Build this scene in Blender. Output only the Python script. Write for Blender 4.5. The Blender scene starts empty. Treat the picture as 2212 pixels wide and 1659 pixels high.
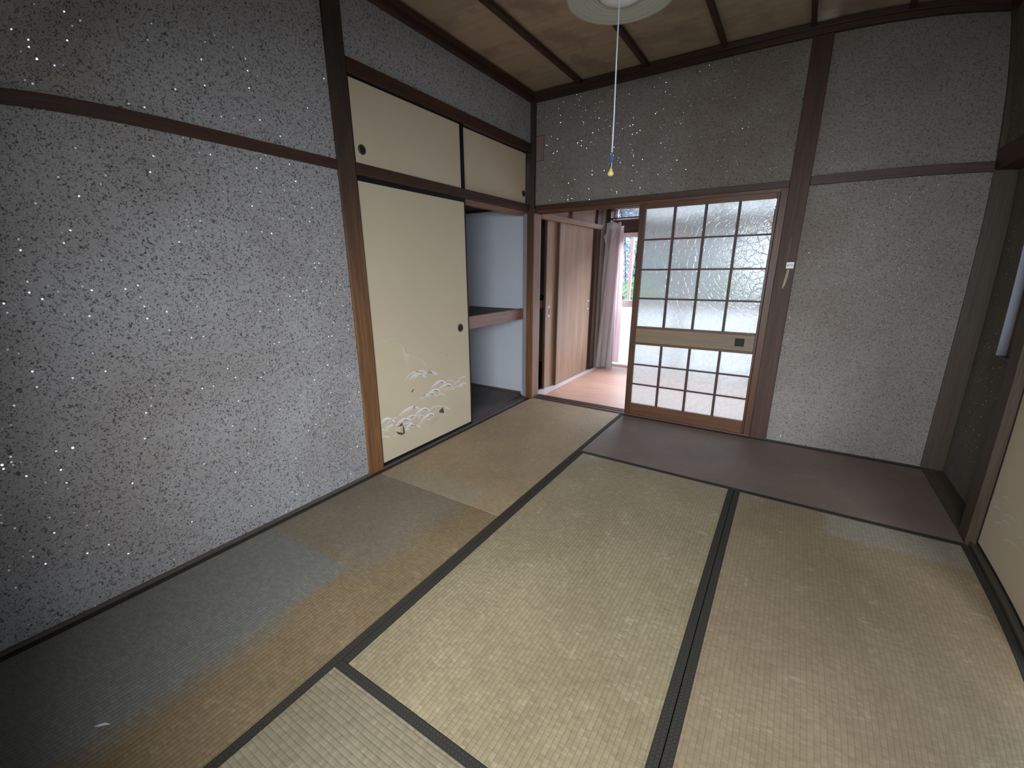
import bpy, bmesh, math, random
from mathutils import Vector, Matrix
random.seed(4)
C = bpy.context.scene.collection
SC = bpy.context.scene

# ---------------------------------------------------------------- camera (ultra wide phone lens, slight barrel distortion)
yaw, pitch, roll = -0.5687337, -0.2654706, -0.0020213
fwd = Vector((math.sin(yaw)*math.cos(pitch), math.cos(yaw)*math.cos(pitch), math.sin(pitch)))
r0 = fwd.cross(Vector((0, 0, 1))).normalized(); u0 = r0.cross(fwd)
rt = math.cos(roll)*r0 + math.sin(roll)*u0; up = -math.sin(roll)*r0 + math.cos(roll)*u0
cd = bpy.data.cameras.new('camera'); cam = bpy.data.objects.new('camera', cd); C.objects.link(cam)
M = Matrix((rt, up, -fwd)).transposed().to_4x4(); M.translation = Vector((2.0382085, -3.5228551, 1.2436276))
cam.matrix_world = M; SC.camera = cam
cd.type = 'PANO'; cd.sensor_width = 36; cd.sensor_fit = 'HORIZONTAL'; cd.clip_start = .02
cd.panorama_type = 'FISHEYE_LENS_POLYNOMIAL'
cd.fisheye_polynomial_k0 = 0; cd.fisheye_polynomial_k1 = -0.06843195; cd.fisheye_polynomial_k2 = 0.000486028
cd.fisheye_polynomial_k3 = 7.864535e-05; cd.fisheye_polynomial_k4 = -2.399322e-06
cd.lens = 14.9

# ---------------------------------------------------------------- sky, daylight, exposure
W = bpy.data.worlds.new('sky'); SC.world = W; W.use_nodes = True
bg = W.node_tree.nodes['Background']; bg.inputs[0].default_value = (.74, .87, 1, 1); bg.inputs[1].default_value = 1.35

def area(name, loc, sx, sy, direction, energy, col):
    l = bpy.data.lights.new(name, 'AREA'); l.shape = 'RECTANGLE'; l.size = sx; l.size_y = sy; l.energy = energy; l.color = col
    o = bpy.data.objects.new(name, l); C.objects.link(o); o.location = loc
    o.rotation_euler = Vector(direction).to_track_quat('-Z', 'Y').to_euler()
    return o
# daylight through the garden window of the room, behind the camera
area('daylight_back_window', (2.75, -5.5, 2.05), 3.2, 2.4, (-.22, 1, -.36), 690, (.89, .945, 1))
# daylight through the glass doors of the next room
area('daylight_next_room', (1.4, 3.1, 2.75), 2.8, 1.6, (0, -1, -1.05), 430, (.90, .94, 1))

SC.view_settings.view_transform = 'Standard'; SC.view_settings.look = 'None'
SC.view_settings.exposure = 0.0; SC.view_settings.gamma = 1; SC.view_settings.use_curve_mapping = False
try:
    SC.cycles.max_bounces = 10; SC.cycles.diffuse_bounces = 6; SC.cycles.transparent_max_bounces = 12
    SC.cycles.sample_clamp_indirect = 6
except Exception: pass

# ---------------------------------------------------------------- material helpers
def s2l(c):
    c = c/255
    return c/12.92 if c <= .04045 else ((c+.055)/1.055)**2.4
def col(r, g, b): return (s2l(r), s2l(g), s2l(b), 1)

class NT:
    def __init__(s, name):
        s.m = bpy.data.materials.new(name); s.m.use_nodes = True; s.t = s.m.node_tree; s.t.nodes.clear()
        s.out = s.n('ShaderNodeOutputMaterial'); s.p = s.n('ShaderNodeBsdfPrincipled'); s.l(s.p.outputs[0], s.out.inputs[0])
        s.co = s.n('ShaderNodeTexCoord').outputs['Object']
    def n(s, k): return s.t.nodes.new(k)
    def l(s, a, b): s.t.links.new(a, b)
    def setv(s, sock, v):
        if hasattr(v, 'is_linked') or isinstance(v, bpy.types.NodeSocket): s.l(v, sock)
        else: sock.default_value = v
    def math(s, op, a, b=None, c=None):
        m = s.n('ShaderNodeMath'); m.operation = op
        for i, v in enumerate((a, b, c)):
            if v is not None: s.setv(m.inputs[i], v)
        return m.outputs[0]
    def scale(s, v, sc):
        m = s.n('ShaderNodeMapping'); s.l(v, m.inputs[0]); m.inputs['Scale'].default_value = sc; return m.outputs[0]
    def noise(s, v, sc, detail=4, rough=.55, dist=0):
        m = s.n('ShaderNodeTexNoise'); s.l(v, m.inputs['Vector']); m.inputs['Scale'].default_value = sc
        m.inputs['Detail'].default_value = detail; m.inputs['Roughness'].default_value = rough; m.inputs['Distortion'].default_value = dist
        return m.outputs[0]
    def voro(s, v, sc, feat='F1', rnd=1):
        m = s.n('ShaderNodeTexVoronoi'); m.feature = feat; s.l(v, m.inputs['Vector']); m.inputs['Scale'].default_value = sc
        m.inputs['Randomness'].default_value = rnd
        return m
    def ramp(s, v, a, b, c0=0., c1=1.):
        m = s.n('ShaderNodeMapRange'); s.l(v, m.inputs[0]); m.inputs[1].default_value = a; m.inputs[2].default_value = b
        m.inputs[3].default_value = c0; m.inputs[4].default_value = c1; return m.outputs[0]
    def mix(s, f, a, b, mode='MIX'):
        m = s.n('ShaderNodeMix'); m.data_type = 'RGBA'; m.blend_type = mode
        s.setv(m.inputs[0], f); s.setv(m.inputs[6], a); s.setv(m.inputs[7], b); return m.outputs[2]
    def sep(s, v):
        m = s.n('ShaderNodeSeparateXYZ'); s.l(v, m.inputs[0]); return m.outputs
    def comb(s, x, y, z):
        m = s.n('ShaderNodeCombineXYZ')
        for i, v in enumerate((x, y, z)): s.setv(m.inputs[i], v)
        return m.outputs[0]
    def bump(s, h, strength=.3, dist=.01):
        m = s.n('ShaderNodeBump'); s.l(h, m.inputs['Height']); m.inputs['Strength'].default_value = strength; m.inputs['Distance'].default_value = dist
        s.l(m.outputs[0], s.p.inputs['Normal']); return m.outputs[0]
    def fin(s, color, rough=.6, metal=0., spec=None):
        s.setv(s.p.inputs['Base Color'], color); s.setv(s.p.inputs['Roughness'], rough); s.setv(s.p.inputs['Metallic'], metal)
        if spec is not None: s.p.inputs['Specular IOR Level'].default_value = spec
        return s.m

def wood(name, dark, light, axis='z', rough=.6, stain=None, grain=1., stain_scale=1.6):
    t = NT(name); sc = {'x': (1.2, 22, 22), 'y': (22, 1.2, 22), 'z': (22, 22, 1.2)}[axis]
    v = t.scale(t.co, sc)
    n = t.noise(v, 1.6*grain, 6, .62, .6); n2 = t.noise(v, 7*grain, 3, .6)
    f = t.ramp(t.math('ADD', t.math('MULTIPLY', n, .75), t.math('MULTIPLY', n2, .25)), .33, .68)
    c = t.mix(f, dark, light)
    if stain:
        c = t.mix(t.ramp(t.noise(t.co, stain_scale, 3, .6), .42, .62), c, stain)
    t.bump(n2, .25, .004)
    return t.fin(c, rough)

def plain(name, c, rough=.6, metal=0., noise=.0, nscale=8, bump=0., spec=None):
    t = NT(name)
    cc = c
    if noise:
        cc = t.mix(t.ramp(t.noise(t.co, nscale, 5, .6), .3, .7, 0, noise), c, (c[0]*.45, c[1]*.43, c[2]*.4, 1))
    if bump: t.bump(t.noise(t.co, 260, 3), bump, .002)
    return t.fin(cc, rough, metal, spec)

def plaster(name, base, fibre, stain, seed=0., ax=(1, 2), fs=46, fr=.14, ft=.70):
    t = NT(name)
    m = t.n('ShaderNodeMapping'); t.l(t.co, m.inputs[0]); m.inputs['Location'].default_value = (seed, seed*.7, seed*.3); v = m.outputs[0]
    # fine dark fibres worked into grey plaster
    fib = t.noise(v, 105, 2, .5, 1.3); fib2 = t.noise(t.scale(v, (1, 1, 2.2)), 60, 2, .5, 2.2)
    f = t.math('MAXIMUM', t.ramp(fib, .575, .635), t.ramp(fib2, .62, .66))
    light = t.ramp(t.noise(v, 160, 2, .5, .5), .55, .66, 0, .35)
    c = t.mix(f, base, fibre)
    c = t.mix(light, c, (min(1, base[0]*1.5), min(1, base[1]*1.5), min(1, base[2]*1.5), 1))
    big = t.ramp(t.noise(v, 1.15, 4, .6, .3), .46, .68, 0, .5)
    c = t.mix(big, c, stain, 'MULTIPLY')
    # mica flakes, each lying at its own angle
    pp = t.sep(v); vo = t.voro(t.comb(pp[ax[0]], pp[ax[1]], 0.), fs); vo.voronoi_dimensions = '2D'; dist = vo.outputs['Distance']; cc = vo.outputs['Color']
    s = t.sep(cc)
    fl = t.math('MULTIPLY', t.math('LESS_THAN', dist, fr), t.math('GREATER_THAN', s[0], ft))
    g = t.n('ShaderNodeNewGeometry').outputs['Normal']
    vm = t.n('ShaderNodeVectorMath'); vm.operation = 'SUBTRACT'; t.l(cc, vm.inputs[0]); vm.inputs[1].default_value = (.5, .5, .5)
    v2 = t.n('ShaderNodeVectorMath'); v2.operation = 'MULTIPLY_ADD'; t.l(vm.outputs[0], v2.inputs[0]); v2.inputs[1].default_value = (1.1, 1.1, 1.1); t.l(g, v2.inputs[2])
    v3 = t.n('ShaderNodeVectorMath'); v3.operation = 'NORMALIZE'; t.l(v2.outputs[0], v3.inputs[0])
    # two-lobe surface: plaster + mica
    h = t.math('ADD', t.noise(v, 140, 3), t.math('MULTIPLY', f, -.4))
    t.bump(h, .55, .004)
    t.fin(c, .9, 0, .25)
    mi = t.n('ShaderNodeBsdfPrincipled'); mi.inputs['Base Color'].default_value = (.95, .95, 1, 1); mi.inputs['Metallic'].default_value = 1
    mi.inputs['Roughness'].default_value = .16; t.l(v3.outputs[0], mi.inputs['Normal'])
    mx = t.n('ShaderNodeMixShader'); t.l(fl, mx.inputs[0]); t.l(t.p.outputs[0], mx.inputs[1]); t.l(mi.outputs[0], mx.inputs[2]); t.l(mx.outputs[0], t.out.inputs[0])
    return t.m

def tatami(name, c1, c2, worn, rib=.0157, stains=(), stain_col=None, contrast=1., gloss=.55):
    """local x runs along the mat, local y across it"""
    t = NT(name); s = t.sep(t.co)
    wob = t.math('MULTIPLY', t.math('SUBTRACT', t.noise(t.co, 3, 2), .5), .006)
    y = t.math('DIVIDE', t.math('ADD', s[1], wob), rib); fy = t.math('FRACT', y); iy = t.math('FLOOR', y)
    # rush pairs: short blocks between the warp ribs
    off = t.math('MULTIPLY', t.math('MODULO', iy, 2.), .5)
    x = t.math('ADD', t.math('DIVIDE', s[0], .0105), off); ix = t.math('FLOOR', x); fx = t.math('FRACT', x)
    wn = t.n('ShaderNodeTexWhiteNoise'); wn.noise_dimensions = '3D'; t.l(t.comb(ix, iy, 0.), wn.inputs['Vector'])
    rnd = wn.outputs['Value']
    fine = t.noise(t.scale(t.co, (260, 26, 1)), 1, 2, .5)
    big = t.noise(t.co, 2.3, 4, .6); mid = t.noise(t.co, 9, 4, .65)
    c = t.mix(t.ramp(big, .35, .65), c1, c2)
    blk = t.ramp(rnd, 0, 1, 1-.11*contrast, 1+.11*contrast)
    fn = t.ramp(fine, .3, .7, 1-.13*contrast, 1+.13*contrast)
    edge = t.ramp(t.math('ABSOLUTE', t.math('SUBTRACT', fy, .5)), .36, .5, 1, 1-.24*contrast)
    ex = t.ramp(t.math('ABSOLUTE', t.math('SUBTRACT', fx, .5)), .38, .5, 1, 1-.10*contrast)
    k = t.math('MULTIPLY', t.math('MULTIPLY', blk, fn), t.math('MULTIPLY', edge, ex))
    kk = t.comb(k, k, k)
    c = t.mix(1., c, kk, 'MULTIPLY')
    # scuffed pale rushes
    w = t.math('MULTIPLY', t.ramp(mid, .56, .70), t.ramp(rnd, .45, .9))
    c = t.mix(t.math('MULTIPLY', w, .55), c, worn)
    for (x0, x1, y0, y1, soft, amt) in stains:
        mx = t.math('MULTIPLY', t.ramp(s[0], x0-soft, x0+soft), t.ramp(s[0], x1-soft, x1+soft, 1, 0))
        my = t.math('MULTIPLY', t.ramp(s[1], y0-soft, y0+soft), t.ramp(s[1], y1-soft, y1+soft, 1, 0))
        c = t.mix(t.math('MULTIPLY', t.math('MULTIPLY', mx, my), amt), c, t.mix(1., stain_col, kk, 'MULTIPLY'))
    hgt = t.math('ADD', t.ramp(t.math('ABSOLUTE', t.math('SUBTRACT', fy, .5)), .25, .5, 1, 0), t.math('MULTIPLY', t.math('ADD', rnd, t.math('MULTIPLY', fine, .8)), .4))
    t.bump(hgt, .45*contrast, .0016)
    return t.fin(c, gloss, 0, .35)

def heri_mat():
    t = NT('heri_cloth'); s = t.sep(t.co)
    a = t.math('FRACT', t.math('DIVIDE', s[0], .0125)); b = t.math('FRACT', t.math('DIVIDE', s[1], .0125))
    d = t.math('ADD', t.math('ABSOLUTE', t.math('SUBTRACT', a, .5)), t.math('ABSOLUTE', t.math('SUBTRACT', b, .5)))
    ring = t.math('MULTIPLY', t.ramp(t.math('ABSOLUTE', t.math('SUBTRACT', d, .27)), .05, .10, 1, 0), 1.)
    gap = t.ramp(t.math('ABSOLUTE', t.math('SUBTRACT', d, .5)), .03, .07, 1, 0)
    c = t.mix(ring, col(50, 47, 41), col(66, 62, 55)); c = t.mix(gap, c, col(34, 31, 28))
    t.bump(t.noise(t.co, 900, 2), .3, .001)
    return t.fin(c, .8, 0, .3)

def post_wood():
    t = NT('post_wood_left')
    n = t.noise(t.scale(t.co, (22, 22, 1.2)), 1.6, 6, .62, .6); n2 = t.noise(t.scale(t.co, (22, 22, 1.2)), 11, 3, .6)
    f = t.ramp(t.math('ADD', t.math('MULTIPLY', n, .75), t.math('MULTIPLY', n2, .25)), .33, .68)
    dark_tone = t.mix(f, col(46, 38, 34), col(72, 58, 48)); bare = t.mix(f, col(90, 58, 36), col(136, 96, 58))
    z = t.sep(t.co)[2]
    w = t.ramp(t.math('ADD', z, t.math('MULTIPLY', t.noise(t.scale(t.co, (9, 9, 2.2)), 1.4, 4, .6), -1.2)), .35, 1.25, 1, 0)  # dark tone towards the top, worn bare wood lower down
    t.bump(n2, .25, .004)
    return t.fin(t.mix(w, dark_tone, bare), .55)
M_ = {}
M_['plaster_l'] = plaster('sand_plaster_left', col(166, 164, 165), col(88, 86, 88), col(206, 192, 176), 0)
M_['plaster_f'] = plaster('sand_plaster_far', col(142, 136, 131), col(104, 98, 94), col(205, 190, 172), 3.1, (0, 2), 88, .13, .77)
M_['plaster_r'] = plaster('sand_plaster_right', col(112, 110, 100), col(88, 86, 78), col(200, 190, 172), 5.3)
M_['post_l'] = post_wood()
M_['post_d'] = wood('post_wood_dark', col(52, 33, 26), col(84, 57, 43), 'z', .62)
M_['beam_y'] = wood('beam_wood_along_wall', col(46, 28, 23), col(80, 52, 38), 'y', .55)
M_['beam_x'] = wood('beam_wood_across_wall', col(48, 32, 26), col(80, 56, 43), 'x', .55)
M_['light_x'] = wood('track_wood_reddish', col(116, 76, 58), col(158, 112, 84), 'x', .5)
M_['light_y'] = wood('track_wood_reddish_lengthwise', col(120, 84, 68), col(166, 124, 100), 'y', .5)
M_['doorframe'] = wood('door_frame_wood', col(66, 38, 22), col(100, 62, 36), 'z', .45)
M_['doorframe_x'] = wood('door_rail_wood', col(80, 48, 28), col(116, 74, 44), 'x', .45)
M_['post_r'] = wood('post_wood_right', col(56, 45, 34), col(80, 66, 50), 'z', .55)
M_['muntin'] = wood('muntin_wood', col(58, 32, 30), col(80, 46, 42), 'x', .5)
M_['band'] = wood('pale_door_panel', col(118, 100, 78), col(142, 122, 98), 'x', .5, None, .6)
M_['sill_y'] = wood('sill_wood', col(70, 60, 60), col(98, 86, 84), 'y', .5)
M_['sill_x'] = wood('threshold_wood', col(70, 54, 50), col(104, 82, 76), 'x', .45)
M_['sill_r'] = wood('right_sill_wood', col(62, 54, 46), col(86, 76, 64), 'y', .55)
M_['base'] = wood('edge_strip_wood', col(76, 68, 60), col(102, 92, 82), 'y', .6)
M_['black'] = plain('black_lacquer', col(22, 20, 23), .55, spec=.3)
M_['lacq'] = plain('dark_lacquered_wood', col(34, 28, 28), .4)
M_['fusuma'] = plain('fusuma_paper', col(204, 189, 163), .85, 0, .10, 2.2, .12, .2)
M_['torn'] = plain('torn_fusuma_paper', col(200, 184, 156), .9, 0, .12, 6, .1, .2)
M_['paperedge'] = plain('torn_paper_edge', col(222, 218, 206), .9, 0, .15, 30)
M_['hole'] = plain('hole_dark', col(92, 76, 58), .9, 0, .5, 40)
M_['print'] = plain('white_print', col(236, 238, 246), .6)
M_['print2'] = plain('faint_silver_print', col(205, 202, 194), .5)
M_['gun'] = plain('blackened_metal', col(20, 19, 21), .65, .0)
M_['gun2'] = plain('bronze_ring', col(84, 72, 72), .4, .3)
M_['closet'] = plain('closet_plaster_bluish', col(204, 208, 218), .85, 0, .10, 5, .1)
M_['closetfloor'] = wood('closet_board_wood', col(66, 60, 58), col(98, 88, 84), 'y', .6)
M_['shelf'] = wood('closet_shelf_wood', col(108, 70, 56), col(160, 110, 92), 'y', .4)
M_['shelftop'] = plain('closet_shelf_top', col(88, 82, 80), .7, 0, .3, 4)
M_['darkwood'] = plain('dark_interior_wood', col(48, 42, 38), .7, 0, .3, 5)
M_['ply'] = wood('plywood_door', col(150, 118, 98), col(184, 152, 128), 'z', .5, None, .55)
M_['ply2'] = wood('plywood_cupboard_door', col(128, 92, 68), col(158, 120, 92), 'z', .5, None, .6)
M_['jamb_lit'] = wood('doorway_jamb_lit_pink', col(128, 96, 84), col(160, 126, 112), 'z', .5)  # side of the post, pink light from the next room put into its colour
M_['strip_lit'] = plain('lit_grey_strip', col(150, 142, 144), .6, 0, .2, 12)  # added strip, its paleness paints the light on the closet edge
M_['alu'] = plain('pinkish_aluminium', col(226, 212, 216), .4, 0)
M_['white'] = plain('white_plastic', col(226, 226, 226), .4)
M_['cord'] = plain('white_cord', col(214, 222, 240), .6)
M_['blue'] = plain('blue_thread', col(46, 92, 158), .6)
M_['yellow'] = plain('yellowed_knob', col(226, 200, 118), .4)
M_['ground'] = plain('garden_ground', col(150, 150, 140), .9, 0, .3, 3)
M_['porch'] = plain('pink_painted_porch', col(232, 190, 190), .6)
M_['reveal'] = plain('white_window_reveal', col(158, 156, 162), .6)
M_['farwall'] = plain('next_room_plaster', col(150, 140, 128), .9, 0, .2, 4, .2)
M_['farfloorrail'] = plain('white_floor_rail', col(226, 216, 224), .4)

# tatami: sun-bleached straw, each mat its own tone
G = col(150, 148, 142)
M_['t_left_far'] = tatami('tatami_left_far', col(148, 128, 100), col(160, 140, 110), col(176, 162, 132), stains=((-2, -.77, -.26, 1, .05, .35),), stain_col=col(150, 146, 130), contrast=.9)
M_['t_left_near'] = tatami('tatami_left_near', col(122, 104, 77), col(135, 116, 88), col(154, 140, 112), stains=((.30, 2, -.22, 1, .06, .35), (-2, .292, -.12, .46, .022, .85), (-2, .0, -.19, .46, .03, .4)), stain_col=col(120, 121, 116))
M_['t_far'] = tatami('tatami_far_smooth', col(112, 97, 88), col(122, 107, 97), col(140, 124, 114), contrast=.25, gloss=.58)
M_['t_mid'] = tatami('tatami_middle', col(139, 126, 99), col(151, 138, 110), col(176, 166, 144))
M_['t_right'] = tatami('tatami_right', col(134, 118, 94), col(145, 129, 104), col(168, 156, 133), stains=((.74, 2, -2, .057, .02, .5),), stain_col=col(150, 148, 142), contrast=.85)
M_['t_near'] = tatami('tatami_nearest', col(128, 117, 95), col(140, 129, 106), col(164, 155, 136))
M_['heri'] = heri_mat()

def ceiling_mat():
    t = NT('ceiling_board_wood')
    v = t.scale(t.co, (1.0, 9, 9)); n = t.noise(v, 2.2, 6, .6, .8)
    oi = t.n('ShaderNodeObjectInfo').outputs['Random']
    c = t.mix(t.ramp(n, .3, .7), col(172, 156, 132), col(196, 179, 153))
    c = t.mix(t.ramp(oi, 0, 1, 0, .45), c, col(150, 130, 108))
    blot = t.ramp(t.noise(t.co, 2.6, 4, .65, .5), .50, .66, 0, .65)
    c = t.mix(blot, c, col(140, 122, 108))
    t.bump(n, .2, .004)
    return t.fin(c, .7)
M_['ceil'] = ceiling_mat()

def plank_mat():
    t = NT('pink_floorboard'); oi = t.n('ShaderNodeObjectInfo').outputs['Random']
    n = t.noise(t.scale(t.co, (1.5, 24, 1)), 2, 5, .6, .4)
    c = t.mix(t.ramp(n, .35, .65), col(206, 160, 142), col(222, 178, 160)); c = t.mix(t.ramp(oi, 0, 1, 0, .35), c, col(190, 142, 126))
    return t.fin(c, .38)
M_['plank'] = plank_mat()

def frosted():
    t = NT('crackle_frosted_glass')
    vo = t.voro(t.co, 21, 'DISTANCE_TO_EDGE'); e = t.ramp(vo.outputs['Distance'], .0, .07, 1, 0)
    vn = t.n('ShaderNodeTexNoise'); t.l(t.co, vn.inputs['Vector']); vn.inputs['Scale'].default_value = 16
    vm = t.n('ShaderNodeVectorMath'); vm.operation = 'MULTIPLY_ADD'; t.l(vn.outputs['Color'], vm.inputs[0]); vm.inputs[1].default_value = (.05, .05, .05); t.l(t.co, vm.inputs[2])
    t.l(vm.outputs[0], vo.inputs['Vector'])
    h = t.math('ADD', t.math('MULTIPLY', e, -.8), t.noise(t.co, 120, 2))
    b = t.n('ShaderNodeBump'); b.inputs['Strength'].default_value = .3; b.inputs['Distance'].default_value = .002; t.l(h, b.inputs['Height'])
    tr = t.n('ShaderNodeBsdfTranslucent'); ek = t.ramp(e, .1, .9, 0, .24); t.l(t.mix(ek, (.82, .84, .84, 1), (.45, .47, .5, 1)), tr.inputs[0])
    gl = t.n('ShaderNodeBsdfGlass'); gl.inputs['Roughness'].default_value = .36; gl.inputs['IOR'].default_value = 1.2; t.l(t.mix(ek, (.98, .99, .98, 1), (.6, .62, .64, 1)), gl.inputs[0])
    gs = t.n('ShaderNodeBsdfGlossy'); gs.inputs['Roughness'].default_value = .12; t.l(b.outputs[0], gs.inputs['Normal']); t.l(b.outputs[0], gl.inputs['Normal'])
    m1 = t.n('ShaderNodeMixShader'); m1.inputs[0].default_value = .6; t.l(tr.outputs[0], m1.inputs[1]); t.l(gl.outputs[0], m1.inputs[2])
    m2 = t.n('ShaderNodeMixShader'); m2.inputs[0].default_value = .06; t.l(m1.outputs[0], m2.inputs[1]); t.l(gs.outputs[0], m2.inputs[2])
    t.l(m2.outputs[0], t.out.inputs[0]); return t.m
M_['frost'] = frosted()

def mixmat(name, kind, c, c2=(1, 1, 1, 1), f=.5, rough=.1):
    t = NT(name); a = t.n('ShaderNodeBsdfTransparent') if kind == 'clear' else t.n('ShaderNodeBsdfTranslucent'); a.inputs[0].default_value = c
    b = t.n('ShaderNodeBsdfGlossy' if kind == 'clear' else 'ShaderNodeBsdfDiffuse'); b.inputs[0].default_value = c2
    if kind == 'clear': b.inputs['Roughness'].default_value = rough
    m = t.n('ShaderNodeMixShader'); m.inputs[0].default_value = f; t.l(a.outputs[0], m.inputs[1]); t.l(b.outputs[0], m.inputs[2]); t.l(m.outputs[0], t.out.inputs[0]); return t.m
M_['clear'] = mixmat('clear_window_glass', 'clear', (.96, .98, 1, 1), (.9, .95, 1, 1), .05, .03)
M_['plastic'] = mixmat('crumpled_plastic_sheet', 'clear', (.78, .76, .82, 1), (.95, .95, 1, 1), .42, .22)
M_['milk'] = mixmat('milky_door_glass', 'trans', (.90, .95, 1, 1), (.9, .9, .95, 1), .12)
M_['curtain'] = mixmat('beige_pink_curtain', 'trans', col(232, 224, 226), col(208, 202, 204), .65)
M_['lace'] = mixmat('lace_lining_pink_lit', 'trans', col(240, 205, 208), col(232, 208, 214), .6)  # lining tinted pink to paint the light along the curtain edge
M_['shade'] = mixmat('milky_lamp_shade', 'trans', col(230, 230, 218), col(205, 205, 192), .6)
M_['leaf'] = mixmat('leaf_green', 'trans', col(200, 235, 190), col(150, 205, 150), .5)
M_['leaf_far'] = mixmat('leaf_painted_haze', 'trans', col(225, 240, 246), col(205, 228, 236), .5)  # bluish haze and glare of the garden are put into the leaf colour

# ---------------------------------------------------------------- object helpers
def base_of(p):
    v = Vector((0, 0, 0))
    while p is not None: v = v + p.location; p = p.parent
    return v
class MB:
    def __init__(s): s.v = []; s.f = []
    def box(s, x0, x1, y0, y1, z0, z1):
        x0, x1 = min(x0, x1), max(x0, x1); y0, y1 = min(y0, y1), max(y0, y1); z0, z1 = min(z0, z1), max(z0, z1)
        n = len(s.v)
        s.v += [(x0, y0, z0), (x1, y0, z0), (x1, y1, z0), (x0, y1, z0), (x0, y0, z1), (x1, y0, z1), (x1, y1, z1), (x0, y1, z1)]
        s.f += [tuple(n+i for i in q) for q in ((0, 3, 2, 1), (4, 5, 6, 7), (0, 1, 5, 4), (1, 2, 6, 5), (2, 3, 7, 6), (3, 0, 4, 7))]
        return s
    def lathe(s, prof, c, seg=40, axis='z'):
        n = len(s.v); k = len(prof)
        for i in range(seg):
            a = 2*math.pi*i/seg
            for r, h in prof:
                if axis == 'z': s.v.append((c[0]+r*math.cos(a), c[1]+r*math.sin(a), c[2]+h))
                elif axis == 'x': s.v.append((c[0]+h, c[1]+r*math.cos(a), c[2]+r*math.sin(a)))
                else: s.v.append((c[0]+r*math.cos(a), c[1]+h, c[2]-r*math.sin(a)))
        for i in range(seg):
            j = (i+1) % seg
            for q in range(k-1): s.f.append((n+i*k+q, n+j*k+q, n+j*k+q+1, n+i*k+q+1))
        return s
    def tube(s, pts, r, seg=8):
        n = len(s.v); pts = [Vector(p) for p in pts]
        rr = r if isinstance(r, (list, tuple)) else [r]*len(pts)
        for i, p in enumerate(pts):
            d = (pts[min(i+1, len(pts)-1)]-pts[max(i-1, 0)]).normalized()
            a = d.cross(Vector((0, 0, 1)) if abs(d.z) < .9 else Vector((1, 0, 0))).normalized(); b = d.cross(a)
            for k in range(seg):
                t = 2*math.pi*k/seg; s.v.append(tuple(p+(a*math.cos(t)+b*math.sin(t))*rr[i]))
        for i in range(len(pts)-1):
            for k in range(seg):
                m = (k+1) % seg; s.f.append((n+i*seg+k, n+i*seg+m, n+(i+1)*seg+m, n+(i+1)*seg+k))
        s.f.append(tuple(n+k for k in range(seg))[::-1]); s.f.append(tuple(n+(len(pts)-1)*seg+k for k in range(seg)))
        return s
    def sheet(s, rows):
        n = len(s.v); w = len(rows[0])
        for r in rows: s.v += [tuple(p) for p in r]
        for i in range(len(rows)-1):
            for j in range(w-1): s.f.append((n+i*w+j, n+i*w+j+1, n+(i+1)*w+j+1, n+(i+1)*w+j))
        return s
    def ribbon_x(s, pts, wid, x):
        """flat brush stroke lying in a plane x = const, pts are (y, z)"""
        k = len(pts); rows = []
        for i, p in enumerate(pts):
            a = pts[max(i-1, 0)]; b = pts[min(i+1, k-1)]; dy, dz = b[0]-a[0], b[1]-a[1]; L = math.hypot(dy, dz) or 1
            u = i/(k-1); w = wid*(math.sin(math.pi*min(1, u*.96+.02))**.7)/2 + .0002
            ny, nz = -dz/L*w, dy/L*w
            rows.append([(x, p[0]+ny, p[1]+nz), (x, p[0]-ny, p[1]-nz)])
        return s.sheet(rows)
def obj(name, mb, mat, parent=None, bevel=0, smooth=False, at=None, label=None):
    b = Vector(at) if at is not None else base_of(parent)
    me = bpy.data.meshes.new(name); me.from_pydata([tuple(Vector(v)-b) for v in mb.v], [], mb.f); me.update()
    bm = bmesh.new(); bm.from_mesh(me); bmesh.ops.recalc_face_normals(bm, faces=bm.faces); bm.to_mesh(me); bm.free()
    me.materials.append(M_[mat] if isinstance(mat, str) else mat)
    o = bpy.data.objects.new(name, me); C.objects.link(o)
    if parent is not None:
        o.parent = parent; o.location = b - base_of(parent)
    else: o.location = b
    if smooth:
        for p in me.polygons: p.use_smooth = True
    if bevel:
        m = o.modifiers.new('soft_edges', 'BEVEL'); m.width = bevel; m.segments = 2; m.limit_method = 'ANGLE'
    if label: o['label'] = label
    return o
def thing(name, label, cat, loc, group=None):
    o = bpy.data.objects.new(name, None); C.objects.link(o); o.location = loc; o['label'] = label; o['category'] = cat
    o.empty_display_size = .1
    if group: o['group'] = group
    return o
def tag(o, label, cat, group=None):
    o['label'] = label; o['category'] = cat
    if group: o['group'] = group
    return o
def struct(name, mb, mat, bevel=0, at=None, label=None):
    o = obj(name, mb, mat, None, bevel, at=at); o['kind'] = 'structure'
    if label: o['label'] = label
    return o

MT = .955; HW = .029; XR = 2.865; CEIL = 2.62
YB = -3.84            # inner face of the wall behind the camera

# ================================================================ STRUCTURE
floor = struct('floor', MB().box(-.1, 3.0, YB-.1, .12, -.12, -.058), 'darkwood')
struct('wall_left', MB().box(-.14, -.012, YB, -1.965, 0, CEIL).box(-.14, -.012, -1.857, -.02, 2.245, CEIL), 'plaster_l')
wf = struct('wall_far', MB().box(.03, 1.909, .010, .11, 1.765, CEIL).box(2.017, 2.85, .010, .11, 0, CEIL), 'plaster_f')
obj('stain_mark', MB().box(.100, .106, .0085, .012, 2.11, 2.305).box(.031, .106, .0085, .012, 2.11, 2.117).box(.031, .106, .0085, .012, 2.299, 2.305),
    plain('brown_tape_residue', col(112, 84, 66), .9), wf, label='faint brown outline left on the plaster')
obj('faded_patch', MB().box(.031, .100, .0092, .012, 2.117, 2.299), plain('faded_pink_plaster', col(140, 122, 114), .9, 0, .25, 30), wf, label='faded pinkish patch inside the brown outline')
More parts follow.
